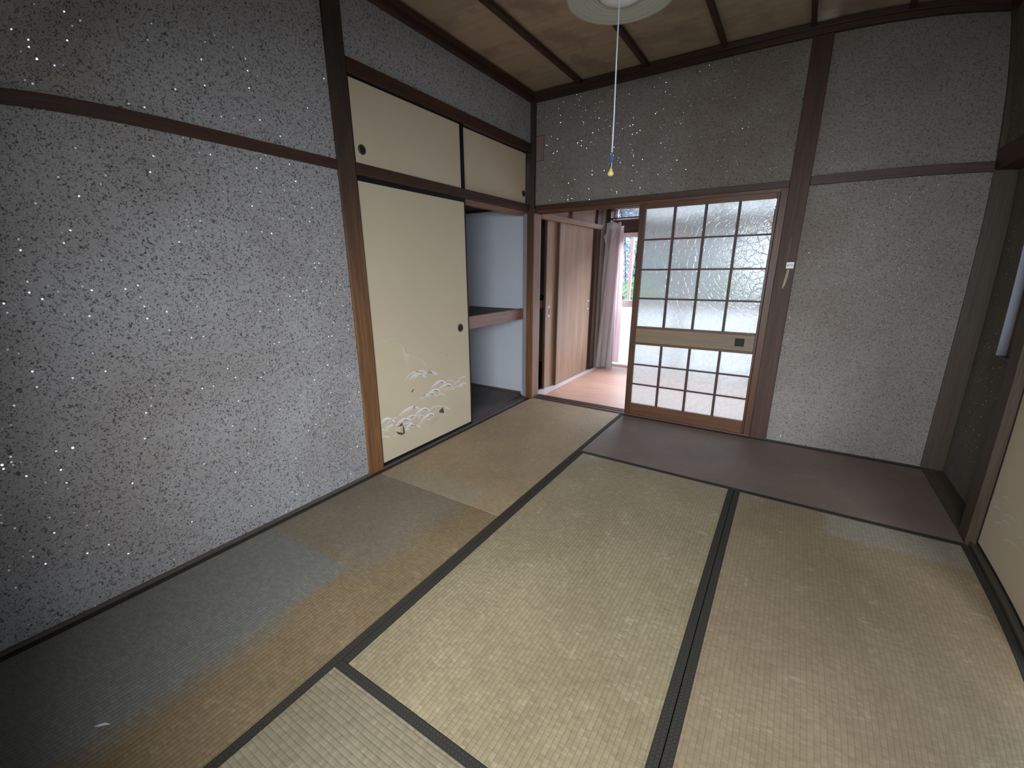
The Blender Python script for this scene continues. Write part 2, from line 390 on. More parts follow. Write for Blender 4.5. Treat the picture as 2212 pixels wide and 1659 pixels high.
struct('wall_right', MB().box(2.875, 3.0, YB, .0, 1.84, CEIL).box(2.96, 3.06, -.80, .1, 0, .78).box(2.96, 3.06, -.296, .1, .78, 1.84)
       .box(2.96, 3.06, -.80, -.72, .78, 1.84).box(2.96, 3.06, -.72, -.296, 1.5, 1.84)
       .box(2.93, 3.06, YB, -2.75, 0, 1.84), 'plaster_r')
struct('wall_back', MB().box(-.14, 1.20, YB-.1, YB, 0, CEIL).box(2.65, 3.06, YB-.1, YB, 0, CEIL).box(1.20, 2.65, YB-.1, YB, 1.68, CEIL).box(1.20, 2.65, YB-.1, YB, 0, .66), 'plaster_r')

# ceiling: overlapping boards, battens under them
ceil = struct('ceiling', MB().box(-.14, 3.06, YB-.1, .12, CEIL+.03, CEIL+.08), 'darkwood')
y = .01; i = 0
while y > YB:
    w = .43 + random.uniform(-.03, .03); y1 = max(y-w, YB)
    mb = MB(); n = 0
    z0, z1 = CEIL-.004, CEIL+.002
    mb.v = [(-.012, y, z0), (2.90, y, z0), (2.90, y1, z1), (-.012, y1, z1), (-.012, y, z0+.007), (2.90, y, z0+.007), (2.90, y1, z1+.007), (-.012, y1, z1+.007)]
    mb.f = [(0, 3, 2, 1), (4, 5, 6, 7), (0, 1, 5, 4), (1, 2, 6, 5), (2, 3, 7, 6), (3, 0, 4, 7)]
    obj('ceiling_board', mb, 'ceil', ceil, at=(0, y-w/2, CEIL)); y = y1; i += 1
for bx, bw in ((.435, .036), (.938, .034), (1.433, .030), (1.908, .028), (2.373, .030)):
    obj('batten', MB().box(bx-bw/2, bx+bw/2, YB, .0, 2.583, 2.609), 'beam_y', ceil, .003)
struct('trim_1', MB().box(-.03, .022, YB, .012, 2.544, 2.606).box(-.03, .034, YB, .012, 2.575, 2.606), 'beam_y', .002, label='dark moulding under the ceiling along the left wall')
struct('trim_2', MB().box(.022, 2.86, -.022, .05, 2.544, 2.606).box(.034, 2.86, -.034, .05, 2.575, 2.606), 'beam_x', .002, label='dark moulding under the ceiling along the far wall')
struct('trim_3', MB().box(2.845, 2.90, YB, -.03, 2.544, 2.606), 'beam_y', .002, label='dark moulding under the ceiling along the right wall')

# posts and rails
struct('trim_4', MB().box(-.12, .0, -1.965, -1.857, 0, 2.60), 'post_l', .004, label='old wooden post between plaster wall and closet')
struct('trim_5', MB().box(-.12, .030, -.020, .13, 1.72, 2.60).box(-.06, .045, -.045, .095, -.02, 1.745), 'post_l', .003, label='corner post between closet and doorway')
struct('trim_6', MB().box(-.062, -.022, -.0475, -.03, .02, 1.70), 'strip_lit', .001, label='closet side of the corner post, daylight painted on as pale grey')
struct('trim_7', MB().box(.043, .048, -.036, .088, .022, 1.70), 'jamb_lit', .001, label='left side of the doorway, pink light of the next room in its colour')
pr = struct('trim_8', MB().box(1.909, 2.017, -.006, .13, -.02, 2.60), 'post_d', .004, label='tall dark post right of the glass door')
obj('wood_scar', MB().sheet([[(1.975, -.0068, 1.218), (1.988, -.0068, 1.218)], [(1.972, -.0068, 1.19), (1.986, -.0068, 1.17)], [(1.966, -.0068, 1.13), (1.978, -.0068, 1.12)], [(1.963, -.0068, 1.10), (1.967, -.0068, 1.09)]]),
    plain('bare_wood', col(172, 158, 130), .8, 0, .4, 60), pr, label='pale splintered scar below the small white plate')
obj('wood_scar', MB().sheet([[(1.9655, -.0068, 1.42), (1.970, -.0068, 1.42)], [(1.963, -.0068, 1.33), (1.974, -.0068, 1.33)], [(1.960, -.0068, 1.27), (1.966, -.0068, 1.27)]]),
    plain('worn_wood', col(112, 90, 72), .8, 0, .4, 60), pr, label='worn lighter streak above the small white plate')
struct('trim_9', MB().box(1.868, 1.912, .004, .13, -.02, 1.73), 'doorframe', .003, label='narrow jamb the glass door closes against')
struct('trim_10', MB().box(2.85, 2.96, .0, .12, -.02, 2.60).box(2.85, 2.90, -.02, .0, 1.84, 2.60), 'post_r', .003, label='corner post at the right end of the far wall')
struct('trim_11', MB().box(2.858, 2.99, -.912, -.80, -.02, 1.84), 'post_r', .004, label='wooden post on the right wall')
struct('trim_12', MB().box(-.03, .0, YB, -1.965, 1.720, 1.767), 'beam_y', .002, label='picture rail across the left plaster wall')
struct('trim_13', MB().box(2.017, 2.85, -.010, .03, 1.727, 1.780), 'beam_x', .002, label='picture rail across the far plaster wall')
struct('trim_14', MB().box(-.11, .004, -1.857, -.03, 2.176, 2.245).box(-.11, -.06, -1.857, -.03, 2.15, 2.176), 'beam_y', .002, label='upper beam over the small closet doors')
struct('trim_15', MB().box(-.11, .004, -1.857, -.045, 1.716, 1.774), 'beam_y', .002, label='beam between the small and the tall closet doors')
struct('trim_16', MB().box(-.11, -.052, -1.857, -.045, 1.690, 1.716).box(-.034, -.03, -1.857, -.045, 1.700, 1.716), 'light_y', .001, label='grooved underside of the closet beam')
struct('trim_17', MB().box(-.12, .0, -1.857, -.045, -.02, .006).box(-.052, -.046, -1.857, -.045, .006, .013).box(-.075, -.070, -1.857, -.045, .006, .013).box(-.12, -.095, -1.857, -.045, .006, .016).box(-.012, .0, -1.857, -.045, .006, .013), 'sill_y', .001, label='grooved sill of the closet')
struct('trim_18', MB().box(.045, 1.909, -.008, .11, 1.727, 1.768), 'beam_x', .002, label='lintel over the doorway')
struct('trim_19', MB().box(.045, 1.869, .004, .022, 1.706, 1.727).box(.045, 1.869, .058, .066, 1.706, 1.727).box(.045, 1.869, .095, .11, 1.706, 1.727), 'doorframe_x', .001, label='track under the doorway lintel')
struct('trim_20', MB().box(.045, 1.909, .003, .115, -.02, .004).box(.045, 1.909, .003, .016, .004, .012).box(.045, 1.909, .053, .065, .004, .012).box(.045, 1.909, .095, .115, .004, .012), 'sill_x', .001, label='grooved threshold of the doorway')
struct('baseboard_left', MB().box(-.03, .001, YB, -1.965, -.02, .014), 'base', .001)
struct('baseboard_far', MB().box(1.909, 2.853, -.012, .03, -.02, .006), 'lacq', .001)
struct('trim_21', MB().box(2.857, 2.965, -.80, .0, -.02, .006), 'sill_r', .002, label='wide wooden board at the foot of the right wall')
struct('trim_22', MB().box(2.872, 2.99, YB, -.912, -.02, .006).box(2.872, 2.882, YB, -.912, .006, .012), 'sill_r', .001, label='grooved threshold under the patterned sliding door on the right')
struct('trim_23', MB().box(2.852, 2.98, YB, -.0, 1.735, 1.84), 'beam_y', .003, label='lintel along the right wall')
# window niche on the right wall
w1 = struct('window_1', MB().box(2.955, 2.997, -.305, -.298, .79, 1.5), 'reveal', label='narrow white side of a window opening on the right wall')
obj('window_sill', MB().box(2.948, 3.10, -.73, -.285, .770, .790), 'sill_r', w1, .002)
obj('window_frame', MB().box(2.995, 3.03, -.72, -.300, .79, .83).box(2.995, 3.03, -.72, -.300, 1.46, 1.50).box(2.995, 3.03, -.72, -.68, .83, 1.46).box(2.995, 3.03, -.345, -.300, .83, 1.46), 'doorframe', w1, .002)
obj('glass_pane', MB().box(3.010, 3.014, -.68, -.345, .83, 1.46), 'milk', w1)
# window behind the camera
w2 = struct('window_2', MB().box(1.20, 2.65, YB-.09, YB-.01, .66, .69).box(1.20, 2.65, YB-.09, YB-.01, 1.65, 1.68).box(1.20, 1.23, YB-.09, YB-.01, .69, 1.65).box(2.62, 2.65, YB-.09, YB-.01, .69, 1.65), 'doorframe_x', .002)

# closet interior
struct('wall_closet', MB().box(-.95, -.062, .030, .10, 0, 2.5).box(-.95, -.85, -1.92, .030, 0, 2.5).box(-.85, -.122, -1.98, -1.90, 0, 2.5), 'closet')
cf = struct('floor', MB().box(-.87, -.12, -1.92, .03, -.02, .006), 'darkwood', label='bottom of the closet')
for k in range(9):
    x0 = -.12-.082*k
    obj('floorboard', MB().box(x0-.080, x0, -1.90, .03, .006, .018), 'closetfloor', cf, .001)
obj('edge_batten', MB().box(-.85, -.125, .018, .030, .018, .034), 'base', cf, .001)
cc = struct('ceiling', MB().box(-.87, -.11, -1.92, .03, 1.755, 1.772), 'darkwood', label='underside of the upper closet')
for k in range(4):
    y0 = -.08-.45*k
    obj('joist', MB().box(-.85, -.11, y0-.03, y0, 1.738, 1.756), 'darkwood', cc, .001)
t = thing('closet_shelf', 'reddish wooden shelf dividing the open closet at mid height', 'shelf', (-.45, -.95, .79))
obj('board', MB().box(-.85, -.095, -1.90, .03, .855, .870), 'shelftop', t)
obj('front_beam', MB().box(-.095, -.055, -1.90, .03, .785, .882), 'shelf', t, .002)
obj('side_rail', MB().box(-.85, -.095, .010, .030, .80, .855), 'darkwood', t, .001)

# ================================================================ TATAMI
def mat_thing(x0, x1, y0, y1, along, m, label, heri=(1, 1)):
    t = thing('tatami_mat', label, 'tatami mat', ((x0+x1)/2, (y0+y1)/2, -.055), 'tatami mats on the floor')
    L, Wd = (x1-x0, y1-y0) if along == 'x' else (y1-y0, x1-x0)
    g = .0012
    def add(nm, a0, a1, b0, b1, z0, z1, mt, bev):
        o = obj(nm, MB().box(a0, a1, b0, b1, z0, z1), mt, None, bev); o.parent = t; o.location = (0, 0, .055)
        if along == 'y': o.rotation_euler = (0, 0, math.pi/2)
        return o
    add('straw_body', -L/2+g, L/2-g, -Wd/2+g, Wd/2-g, -.055, 0, m, .0015)
    for s in (-1, 1):
        e = s*(Wd/2-g); add('cloth_border', -L/2+g*.5, L/2-g*.5, min(e, e-s*HW), max(e, e-s*HW), -.05, .0018, 'heri', .0008)
    return t
mat_thing(.0, MT, -2*MT, 0, 'y', 't_left_far', 'tatami mat along the closet doors, its far end at the open doorway')
mat_thing(.0, MT, -4*MT, -2*MT, 'y', 't_left_near', 'tatami mat along the plaster wall at left, partly faded to grey')
mat_thing(MT, 2.857, -MT, 0, 'x', 't_far', 'smooth dark brown tatami mat in front of the frosted glass door')
mat_thing(MT, 2*MT, -3*MT, -MT, 'y', 't_mid', 'tatami mat in the middle of the floor, between two wide dark borders')
mat_thing(2*MT, XR, -3*MT, -MT, 'y', 't_right', 'tatami mat at right beside the patterned sliding door')
mat_thing(MT, XR, -4*MT, -3*MT, 'x', 't_near', 'nearest tatami mat, cut off by the lower edge, ribs running crosswise')
tag(obj('paper_scrap', MB().sheet([[(.556, -3.385, .002), (.560, -3.383, .002)], [(.563, -3.374, .005), (.570, -3.378, .004)], [(.572, -3.362, .006), (.578, -3.366, .004)], [(.584, -3.353, .002), (.586, -3.354, .002)]]), 'paperedge', at=(.57, -3.37, .002)),
    'tiny white curled scrap lying on the grey left tatami', 'scrap')

# ================================================================ CLOSET DOORS (papered)
def pull(parent, y, z, x, r=.024, mat='gun', mat2='gun2'):
    o = obj('pull_handle', MB().lathe([(0, .0015), (r*.62, .0015), (r*.78, .006), (r, .004), (r*1.05, 0)], (x, y, z), 28, 'x'), mat2, parent, smooth=True)
    obj('recess', MB().lathe([(0, .0030), (r*.66, .0030), (r*.70, .0014)], (x, y, z), 24, 'x'), mat, o, smooth=True)
    return o
def paper_door(name, label, y0, y1, z0, z1, xf, fw, group, hy, hz, hr=.024, fmat='black', top=.022, bot=.010, left=None):
    t = thing(name, label, 'sliding door', (xf, (y0+y1)/2, z0), group)
    obj('paper_panel', MB().box(xf-.018, xf-.002, y0+.004, y1-.004, z0+.001, z1-.004), 'fusuma', t)
    left = left or fw
    for a in ((y0, y0+left, z0, z1), (y1-fw, y1, z0, z1)): obj('stile', MB().box(xf-.020, xf, *a), fmat, t, .001)
    for a in ((y0+left, y1-fw, z0, z0+bot), (y0+left, y1-fw, z1-top, z1)): obj('rail', MB().box(xf-.020, xf, *a), fmat, t, .001)  # top rail thickened, its black also paints the shadow under the beam
    pull(t, hy, hz, xf-.002, hr)
    return t
GC = 'papered closet doors in the left wall'
paper_door('closet_door', 'small upper closet door, the wider left one beside the post', -1.857, -.932, 1.7745, 2.186, -.008, .040, GC, -1.80, 1.845, left=.010, bot=.003)
paper_door('closet_door', 'small upper closet door at right, next to the room corner', -.985, -.045, 1.772, 2.190, -.032, .012, GC, -.092, 1.858)
fd = paper_door('closet_door', 'tall papered closet door with white wave pattern and torn paper', -1.857, -.926, .010, 1.716, -.014, .013, GC, -1.035, .815, .030, top=.026, bot=.022)
ARCS = [(-1.574, 0.534, -1.507, 0.555, -1.423, 0.512, 1.0), (-1.548, 0.514, -1.493, 0.545, -1.428, 0.509, 0.7), (-1.623, 0.528, -1.543, 0.572, -1.43, 0.553, 0.6), (-1.562, 0.559, -1.486, 0.573, -1.42, 0.551, 0.6), (-1.47, 0.54, -1.39, 0.546, -1.305, 0.511, 1.0), (-1.431, 0.539, -1.38, 0.543, -1.332, 0.503, 0.6), (-1.379, 0.425, -1.292, 0.456, -1.223, 0.422, 1.5), (-1.318, 0.403, -1.207, 0.413, -1.151, 0.374, 1.4), (-1.422, 0.391, -1.344, 0.405, -1.287, 0.369, 1.5), (-1.483, 0.374, -1.392, 0.392, -1.337, 0.356, 1.0), (-1.508, 0.366, -1.433, 0.386, -1.404, 0.357, 0.6), (-1.228, 0.435, -1.171, 0.434, -1.127, 0.396, 0.6), (-1.151, 0.378, -1.102, 0.407, -1.054, 0.396, 0.6), (-1.102, 0.407, -1.04, 0.429, -0.978, 0.416, 0.7), (-1.092, 0.364, -1.03, 0.38, -0.981, 0.363, 1.0), (-1.176, 0.353, -1.092, 0.371, -1.044, 0.349, 0.7), (-1.276, 0.377, -1.22, 0.383, -1.176, 0.353, 0.6), (-1.337, 0.347, -1.288, 0.356, -1.235, 0.33, 0.7), (-1.267, 0.352, -1.198, 0.375, -1.129, 0.349, 0.6), (-1.692, 0.308, -1.591, 0.338, -1.499, 0.301, 1.3), (-1.559, 0.268, -1.47, 0.296, -1.402, 0.254, 1.5), (-1.631, 0.296, -1.563, 0.33, -1.517, 0.317, 0.7), (-1.433, 0.245, -1.358, 0.276, -1.229, 0.24, 0.6), (-1.286, 0.224, -1.229, 0.232, -1.185, 0.199, 0.7), (-1.642, 0.271, -1.568, 0.274, -1.504, 0.236, 1.0), (-1.589, 0.241, -1.512, 0.257, -1.455, 0.221, 0.8), (-1.517, 0.188, -1.423, 0.238, -1.327, 0.189, 1.4), (-1.406, 0.198, -1.33, 0.218, -1.255, 0.184, 0.8), (-1.713, 0.258, -1.65, 0.275, -1.589, 0.241, 1.5), (-1.851, 0.306, -1.792, 0.321, -1.729, 0.281, 1.7), (-1.813, 0.27, -1.743, 0.303, -1.702, 0.29, 0.6), (-1.85, 0.218, -1.78, 0.266, -1.706, 0.242, 0.9), (-1.807, 0.241, -1.739, 0.26, -1.689, 0.237, 0.6), (-1.649, 0.188, -1.591, 0.219, -1.5, 0.164, 1.2), (-1.689, 0.237, -1.609, 0.232, -1.536, 0.194, 0.7), (-1.467, 0.202, -1.426, 0.201, -1.392, 0.175, 0.6), (-1.847, 0.21, -1.815, 0.207, -1.776, 0.182, 0.8), (-1.854, 0.257, -1.822, 0.253, -1.784, 0.23, 0.7), (-1.756, 0.168, -1.72, 0.19, -1.685, 0.185, 0.6), (-1.65, 0.181, -1.63, 0.196, -1.605, 0.169, 0.6), (-1.846, 0.301, -1.808, 0.316, -1.752, 0.299, 0.7)]
ARCS2 = [(-0.919, 0.22, -0.965, 0.251, -1.019, 0.257), (-1.027, 0.291, -1.06, 0.312, -1.175, 0.289), (-1.068, 0.23, -1.153, 0.27, -1.258, 0.263), (-1.089, 0.217, -1.117, 0.232, -1.184, 0.234), (-1.139, 0.16, -1.203, 0.189, -1.293, 0.206), (-1.021, 0.173, -1.057, 0.194, -1.091, 0.203), (-0.946, 0.208, -1.005, 0.242, -1.075, 0.234)]
def arcpts(a, k=14):
    (y0, z0, ym, zm, y1, z1) = a[:6]; cy = 2*ym-(y0+y1)/2; cz = 2*zm-(z0+z1)/2
    return [((1-u)**2*y0+2*u*(1-u)*cy+u*u*y1, (1-u)**2*z0+2*u*(1-u)*cz+u*u*z1) for u in [i/(k-1) for i in range(k)]]
mb = MB()
for a in ARCS:
    a = list(a); a[0] = max(a[0], -1.84)
    mb.ribbon_x(arcpts(a), .0062*a[6], -.0152)
    if a[6] > .9:
        for dd in (.012, -.010):
            b = [a[0]+dd*1.2, a[1]-abs(dd)*.9, a[2]+dd*.5, a[3]-abs(dd)*.9, a[4]-dd*.4, a[5]-abs(dd)*.6]
            b[0] = max(b[0], -1.84); mb.ribbon_x(arcpts(b), .0026, -.0153)
obj('printed_pattern', mb, 'print', fd, label='white arching wave strokes')
# long tear with the loose sheet sagging away below it
tear = [(-1.829, .812), (-1.80, .803), (-1.77, .806), (-1.741, .812), (-1.704, .818), (-1.66, .808), (-1.625, .780), (-1.602, .747), (-1.597, .713), (-1.55, .705), (-1.496, .681), (-1.46, .655), (-1.434, .622), (-1.40, .578), (-1.372, .537)]
rows = []
for k in range(9):
    u = k/8; r = []
    for i, (yy, zz) in enumerate(tear):
        zb = .615 - .03*(i/14)
        z = zz*(1-u)+min(zz-.001, zb)*u
        lift = (.002+.0085*i/14)*(1-u)**1.7*math.sin(math.pi*min(1, (i+.6)/14.5))**.5 - .0001
        r.append((-.0157+lift, yy-.004*(1-u), z-.003*(1-u)))
    rows.append(r)
fl = obj('torn_flap', MB().sheet(rows), 'fusuma', fd, smooth=True, label='loose sagging sheet of paper below a long tear')
mb = MB()
for seg in (tear[:9], tear[8:]):
    mb.tube([(-.0150, p[0], p[1]+.001+random.uniform(-.001, .001)) for p in seg], [.0008+.0024*random.random() for _ in seg], 5)
obj('torn_edge', mb, 'paperedge', fd)
# small punched holes with flaps
h = MB()
def poly(mb, pts, x):
    n = len(mb.v); mb.v += [(x, a, b) for a, b in pts]; mb.f.append(tuple(range(n, n+len(pts))))
poly(h, [(-1.315, .225), (-1.300, .238), (-1.268, .246), (-1.262, .215), (-1.262, .196), (-1.290, .203)], -.0149)
poly(h, [(-1.73, .214), (-1.722, .232), (-1.672, .252), (-1.655, .212), (-1.652, .172), (-1.68, .168), (-1.712, .186)], -.0149)
poly(h, [(-1.585, .452), (-1.565, .437), (-1.548, .452), (-1.551, .457), (-1.567, .446)], -.0149)
obj('punched_hole', h, 'hole', fd)
f = MB()
f.sheet([[(-.0148, -1.735, .214), (-.0148, -1.722, .236)], [(-.006, -1.70, .196), (-.007, -1.690, .238)], [(-.010, -1.672, .180), (-.011, -1.668, .238)]])
f.sheet([[(-.0148, -1.345, .160), (-.0148, -1.40, .150)], [(-.010, -1.30, .195), (-.013, -1.40, .20)], [(-.0148, -1.262, .200), (-.0148, -1.33, .225)]])
f.sheet([[(-.0148, -1.60, .475), (-.0148, -1.585, .447)], [(-.011, -1.58, .46), (-.0125, -1.572, .441)]])
f.sheet([[(-.0148, -1.225, .63), (-.0148, -1.210, .625)], [(-.012, -1.20, .645), (-.0135, -1.185, .64)]])
obj('torn_flap', f, 'torn', fd, label='small curled flaps of torn paper')

# patterned sliding door on the right wall
def right_door(label, y0, y1, xf, group, pattern):
    t = thing('sliding_door', label, 'sliding door', (xf, (y0+y1)/2, .012), group); fw = .012
    obj('paper_panel', MB().box(xf+.002, xf+.018, y0+fw/2, y1-fw/2, .016, 1.73), 'fusuma', t)
    for a in ((y0, y0+fw), (y1-fw, y1)): obj('stile', MB().box(xf, xf+.02, a[0], a[1], .012, 1.735), 'lacq', t, .001)
    for a in ((.012, .024), (1.723, 1.735)): obj('rail', MB().box(xf, xf+.02, y0+fw, y1-fw, a[0], a[1]), 'lacq', t, .001)
    if pattern:
        mb = MB()
        for a in ARCS2: mb.ribbon_x(arcpts(a), .009, xf+.0012)
        for dx in (0, .16, .33):
            for a in ARCS2[:5]:
                b = list(a)
                for k in (0, 2, 4): b[k] -= .32+dx
                mb.ribbon_x(arcpts(b), .006, xf+.0012)
        obj('printed_pattern', mb, 'print2', t, label='pale arching wave strokes')
    return t
right_door('beige papered sliding door with pale wave pattern, at the right edge', -1.83, -.914, 2.895, None, True)

# ================================================================ FROSTED GLASS DOOR
gx0, gx1 = .952, 1.866; gy0, gy1 = .020, .052
gd = thing('glass_door', 'wooden sliding door with twenty-eight frosted panes and a pale middle band', 'sliding door', ((gx0+gx1)/2, .036, .010))
PX0, PX1 = 1.000, 1.850
for a in ((gx0, PX0), (PX1, gx1)): obj('stile', MB().box(a[0], a[1], gy0, gy1, .010, 1.715), 'doorframe', gd, .002)
for nm, z0, z1 in (('bottom_rail', .010, .108), ('top_rail', 1.672, 1.715), ('middle_rail', .624, .641), ('middle_rail', .758, .775)):
    obj(nm, MB().box(PX0, PX1, gy0, gy1, z0, z1), 'doorframe_x', gd, .0015)
obj('pale_panel', MB().box(PX0, PX1, gy0+.006, gy1-.006, .641, .758), 'band', gd, .001, label='pale wooden band across the middle')
ph = obj('pull_handle', MB().box(1.728, 1.788, gy0+.002, gy0+.008, .674, .732), 'black', gd, .001, label='square black recessed pull')
obj('recess', MB().box(1.735, 1.781, gy0+.0012, gy0+.004, .681, .725), 'gun', ph)
xs = [PX0, 1.213, 1.426, 1.639, PX1]
zu = [.775, 1.000, 1.224, 1.448, 1.672]; zl = [.108, .280, .452, .624]
for k in (1, 2, 3):
    obj('muntin', MB().box(xs[k]-.0085, xs[k]+.0085, gy0+.004, gy1-.004, .775, 1.672), 'muntin', gd, .001)
    obj('muntin', MB().box(xs[k]-.0085, xs[k]+.0085, gy0+.004, gy1-.004, .108, .624), 'muntin', gd, .001)
for zz in zu[1:-1]+zl[1:-1]: obj('muntin', MB().box(PX0, PX1, gy0+.007, gy1-.007, zz-.006, zz+.006), 'muntin', gd, .001)
for zs in (zu, zl):
    for a in range(len(zs)-1):
        for k in range(4):
            obj('glass_pane', MB().box(xs[k]+.003, xs[k+1]-.003, .0345, .0375, zs[a]+.002, zs[a+1]-.002), 'frost', gd)

# small white plate on the post
sp = thing('small_plate', 'small white square plate with dark marks on the dark post', 'sign', (1.987, -.0062, 1.223))
obj('plate', MB().box(1.966, 2.008, -.011, -.006, 1.224, 1.265), 'white', sp, .001)
mk = MB().box(1.9715, 1.980, -.0114, -.0108, 1.2415, 1.2470)
n = len(mk.v)
for (a, b, c, d) in ((1.984, 1.2415, 1.9905, 1.2535), (1.9955, 1.2405, 2.0000, 1.2495)):
    n = len(mk.v); w = .0028
    mk.v += [(a-w/2, -.0112, b), (a+w, -.0112, b), (c+w/2, -.0112, d), (c-w/2, -.0112, d)]; mk.f.append((n, n+1, n+2, n+3))
obj('lettering', mk, 'black', sp)

# ================================================================ LAMP
LX, LY = 1.430, -1.913
lp = thing('pendant_lamp', 'round milky pendant lamp hanging in the middle of the room', 'lamp', (LX, LY, 2.08))
prof = []
for k in range(26):
    u = k/25; r = .082+u*.092; prof.append((r, .010*(1-u)**2+.0016*math.sin(k*2.4)))
prof += [(.178, .012), (.176, .05), (.165, .10), (.14, .13), (.06, .15), (.02, .155)]
obj('shade', MB().lathe(prof, (LX, LY, 2.079), 64), 'shade', lp, smooth=True)
obj('lamp_globe', MB().lathe([(0, -.006), (.03, -.005), (.06, .0), (.074, .008), (.080, .03), (.07, .06), (.03, .08)], (LX, LY, 2.0765), 48), 'white', lp, smooth=True, label='white round centre of the lamp')
obj('suspension_cord', MB().tube([(LX, LY, 2.22), (LX, LY, 2.60)], .004), 'white', lp)
obj('ceiling_cap', MB().lathe([(0, 0), (.03, .0), (.045, .012), (.045, .03), (0, .03)], (LX, LY, 2.578), 28), 'white', lp, smooth=True)
zc = 2.079
pc = obj('pull_cord', MB().tube([(LX-.006, LY, 2.075), (LX-.004, LY, 1.9), (LX-.001, LY+.001, 1.75), (LX, LY, 1.632)], .0024, 8), 'cord', lp, smooth=True, label='long white pull cord')
tb = MB()
for k in range(7):
    a = k*.9; tb.tube([(LX, LY, 1.634), (LX+.003*math.cos(a), LY+.003*math.sin(a), 1.612), (LX+.0045*math.cos(a), LY+.0045*math.sin(a), 1.598)], [.0016, .0018, .001], 5)
obj('tassel', tb, 'blue', pc, label='blue thread tassel')
obj('link', MB().tube([(LX, LY, 1.600), (LX+.002, LY, 1.590), (LX, LY, 1.582)], .001, 6), 'white', pc)
obj('knob', MB().lathe([(0, .0), (.008, .001), (.0115, .007), (.0095, .013), (.006, .017), (.0055, .021), (.003, .025), (0, .026)], (LX, LY, 1.556), 24), 'yellow', pc, smooth=True, label='yellowed bell-shaped knob')

# ================================================================ NEXT ROOM
nf = struct('floor', MB().box(-.95, 3.2, .115, 1.84, -.06, -.006), 'darkwood', label='boarded floor of the next room')
yy = .117; r = 0
while yy < 1.82:
    y1 = min(yy+.092, 1.83); c0 = .9 + (r*.61) % 1.1
    for a in ((.045, c0), (c0, 3.1)):
        obj('floorboard', MB().box(a[0]+.0006, a[1]-.0006, yy+.0006, y1-.0006, -.006, .004), 'plank', nf)
    yy = y1; r += 1
struct('ceiling', MB().box(-.95, 3.2, .11, 2.0, 2.42, 2.46), 'ply2', label='ceiling of the next room')
struct('wall_left', MB().box(-.95, .045, 1.60, 1.86, -.02, 2.42).box(-.14, .0, .13, 1.6, 2.22, 2.42).box(-.98, -.90, .1, 1.86, -.02, 2.42), 'farwall', label='plaster beyond the plywood closet of the next room')
struct('wall_far', MB().box(.0, .10, 1.80, 1.90, -.02, 2.42).box(.10, 3.2, 1.80, 1.90, 1.94, 2.42).box(2.70, 3.2, 1.80, 1.90, -.02, 1.94), 'farwall', label='window wall of the next room')
struct('wall_right', MB().box(3.06, 3.2, .11, 1.86, -.02, 2.42), 'farwall', label='right wall of the next room')
struct('wall_far', MB().box(-.9, .0, .100, .112, 0, 2.42), 'farwall', label='closet side of the next room')
struct('trim_24', MB().box(.0, .052, .10, 1.60, 1.672, 1.722), 'light_y', .002, label='reddish rail over the plywood doors of the next room')
struct('trim_25', MB().box(-.06, .046, .112, 1.60, -.02, .004).box(.046, .082, .14, 1.56, -.006, .009), 'farfloorrail', .001, label='whitish strip along the plywood doors')
struct('trim_26', MB().box(-.06, .04, 1.45, 1.56, -.02, 2.42), 'post_d', .003, label='dark post at the end of the plywood doors')
struct('trim_27', MB().box(-.02, .045, .76, .80, 1.722, 2.2), 'ply2', .002, label='upright between the upper cupboard doors of the next room')
struct('trim_28', MB().box(.04, .10, 1.70, 1.80, -.02, 2.42), 'post_l', .003, label='post in the far corner of the next room')
def ply_door(label, y0, y1, xf, hy, z0=.006, z1=1.690, cat='sliding door', hz=.82, name='plywood_door', mat='ply'):
    t = thing(name, label, cat, (xf, (y0+y1)/2, z0), 'plywood closet doors of the next room')
    obj('panel', MB().box(xf-.022, xf-.003, y0+.004, y1-.004, z0+.004, z1-.004), mat, t)
    for a in ((y0, y0+.016, z0, z1), (y1-.016, y1, z0, z1)): obj('stile', MB().box(xf-.024, xf, *a), 'doorframe', t, .001)
    if hy is not None:
        h = obj('pull_handle', MB().box(xf-.003, xf+.0005, hy-.016, hy+.016, hz-.055, hz+.055), 'white', t, .001, label='pale oblong pull')
        obj('recess', MB().box(xf, xf+.0012, hy-.009, hy+.009, hz-.036, hz+.036), 'black', h)
    return t
ply_door('plywood sliding door further in, beside the curtain of the next room', .527, 1.405, .018, 1.345)
ply_door('plywood sliding door nearer the doorway, partly behind the other', .325, .90, -.018, .405)
ply_door('small plywood cupboard door under the ceiling of the next room, near one', .14, .76, .020, None, 1.722, 2.2, name='cupboard_door', mat='ply2')
ply_door('small plywood cupboard door under the ceiling of the next room, by the window', .80, 1.45, .020, None, 1.722, 2.2, name='cupboard_door', mat='ply2')
cs = thing('closet_shelf', 'end of a reddish shelf in the dark gap beside the plywood doors', 'shelf', (-.4, .6, .85))
obj('board', MB().box(-.88, -.10, .13, 1.44, .90, .915), 'darkwood', cs)
obj('front_beam', MB().box(-.10, -.06, .13, 1.44, .85, .935), 'shelf', cs, .002)

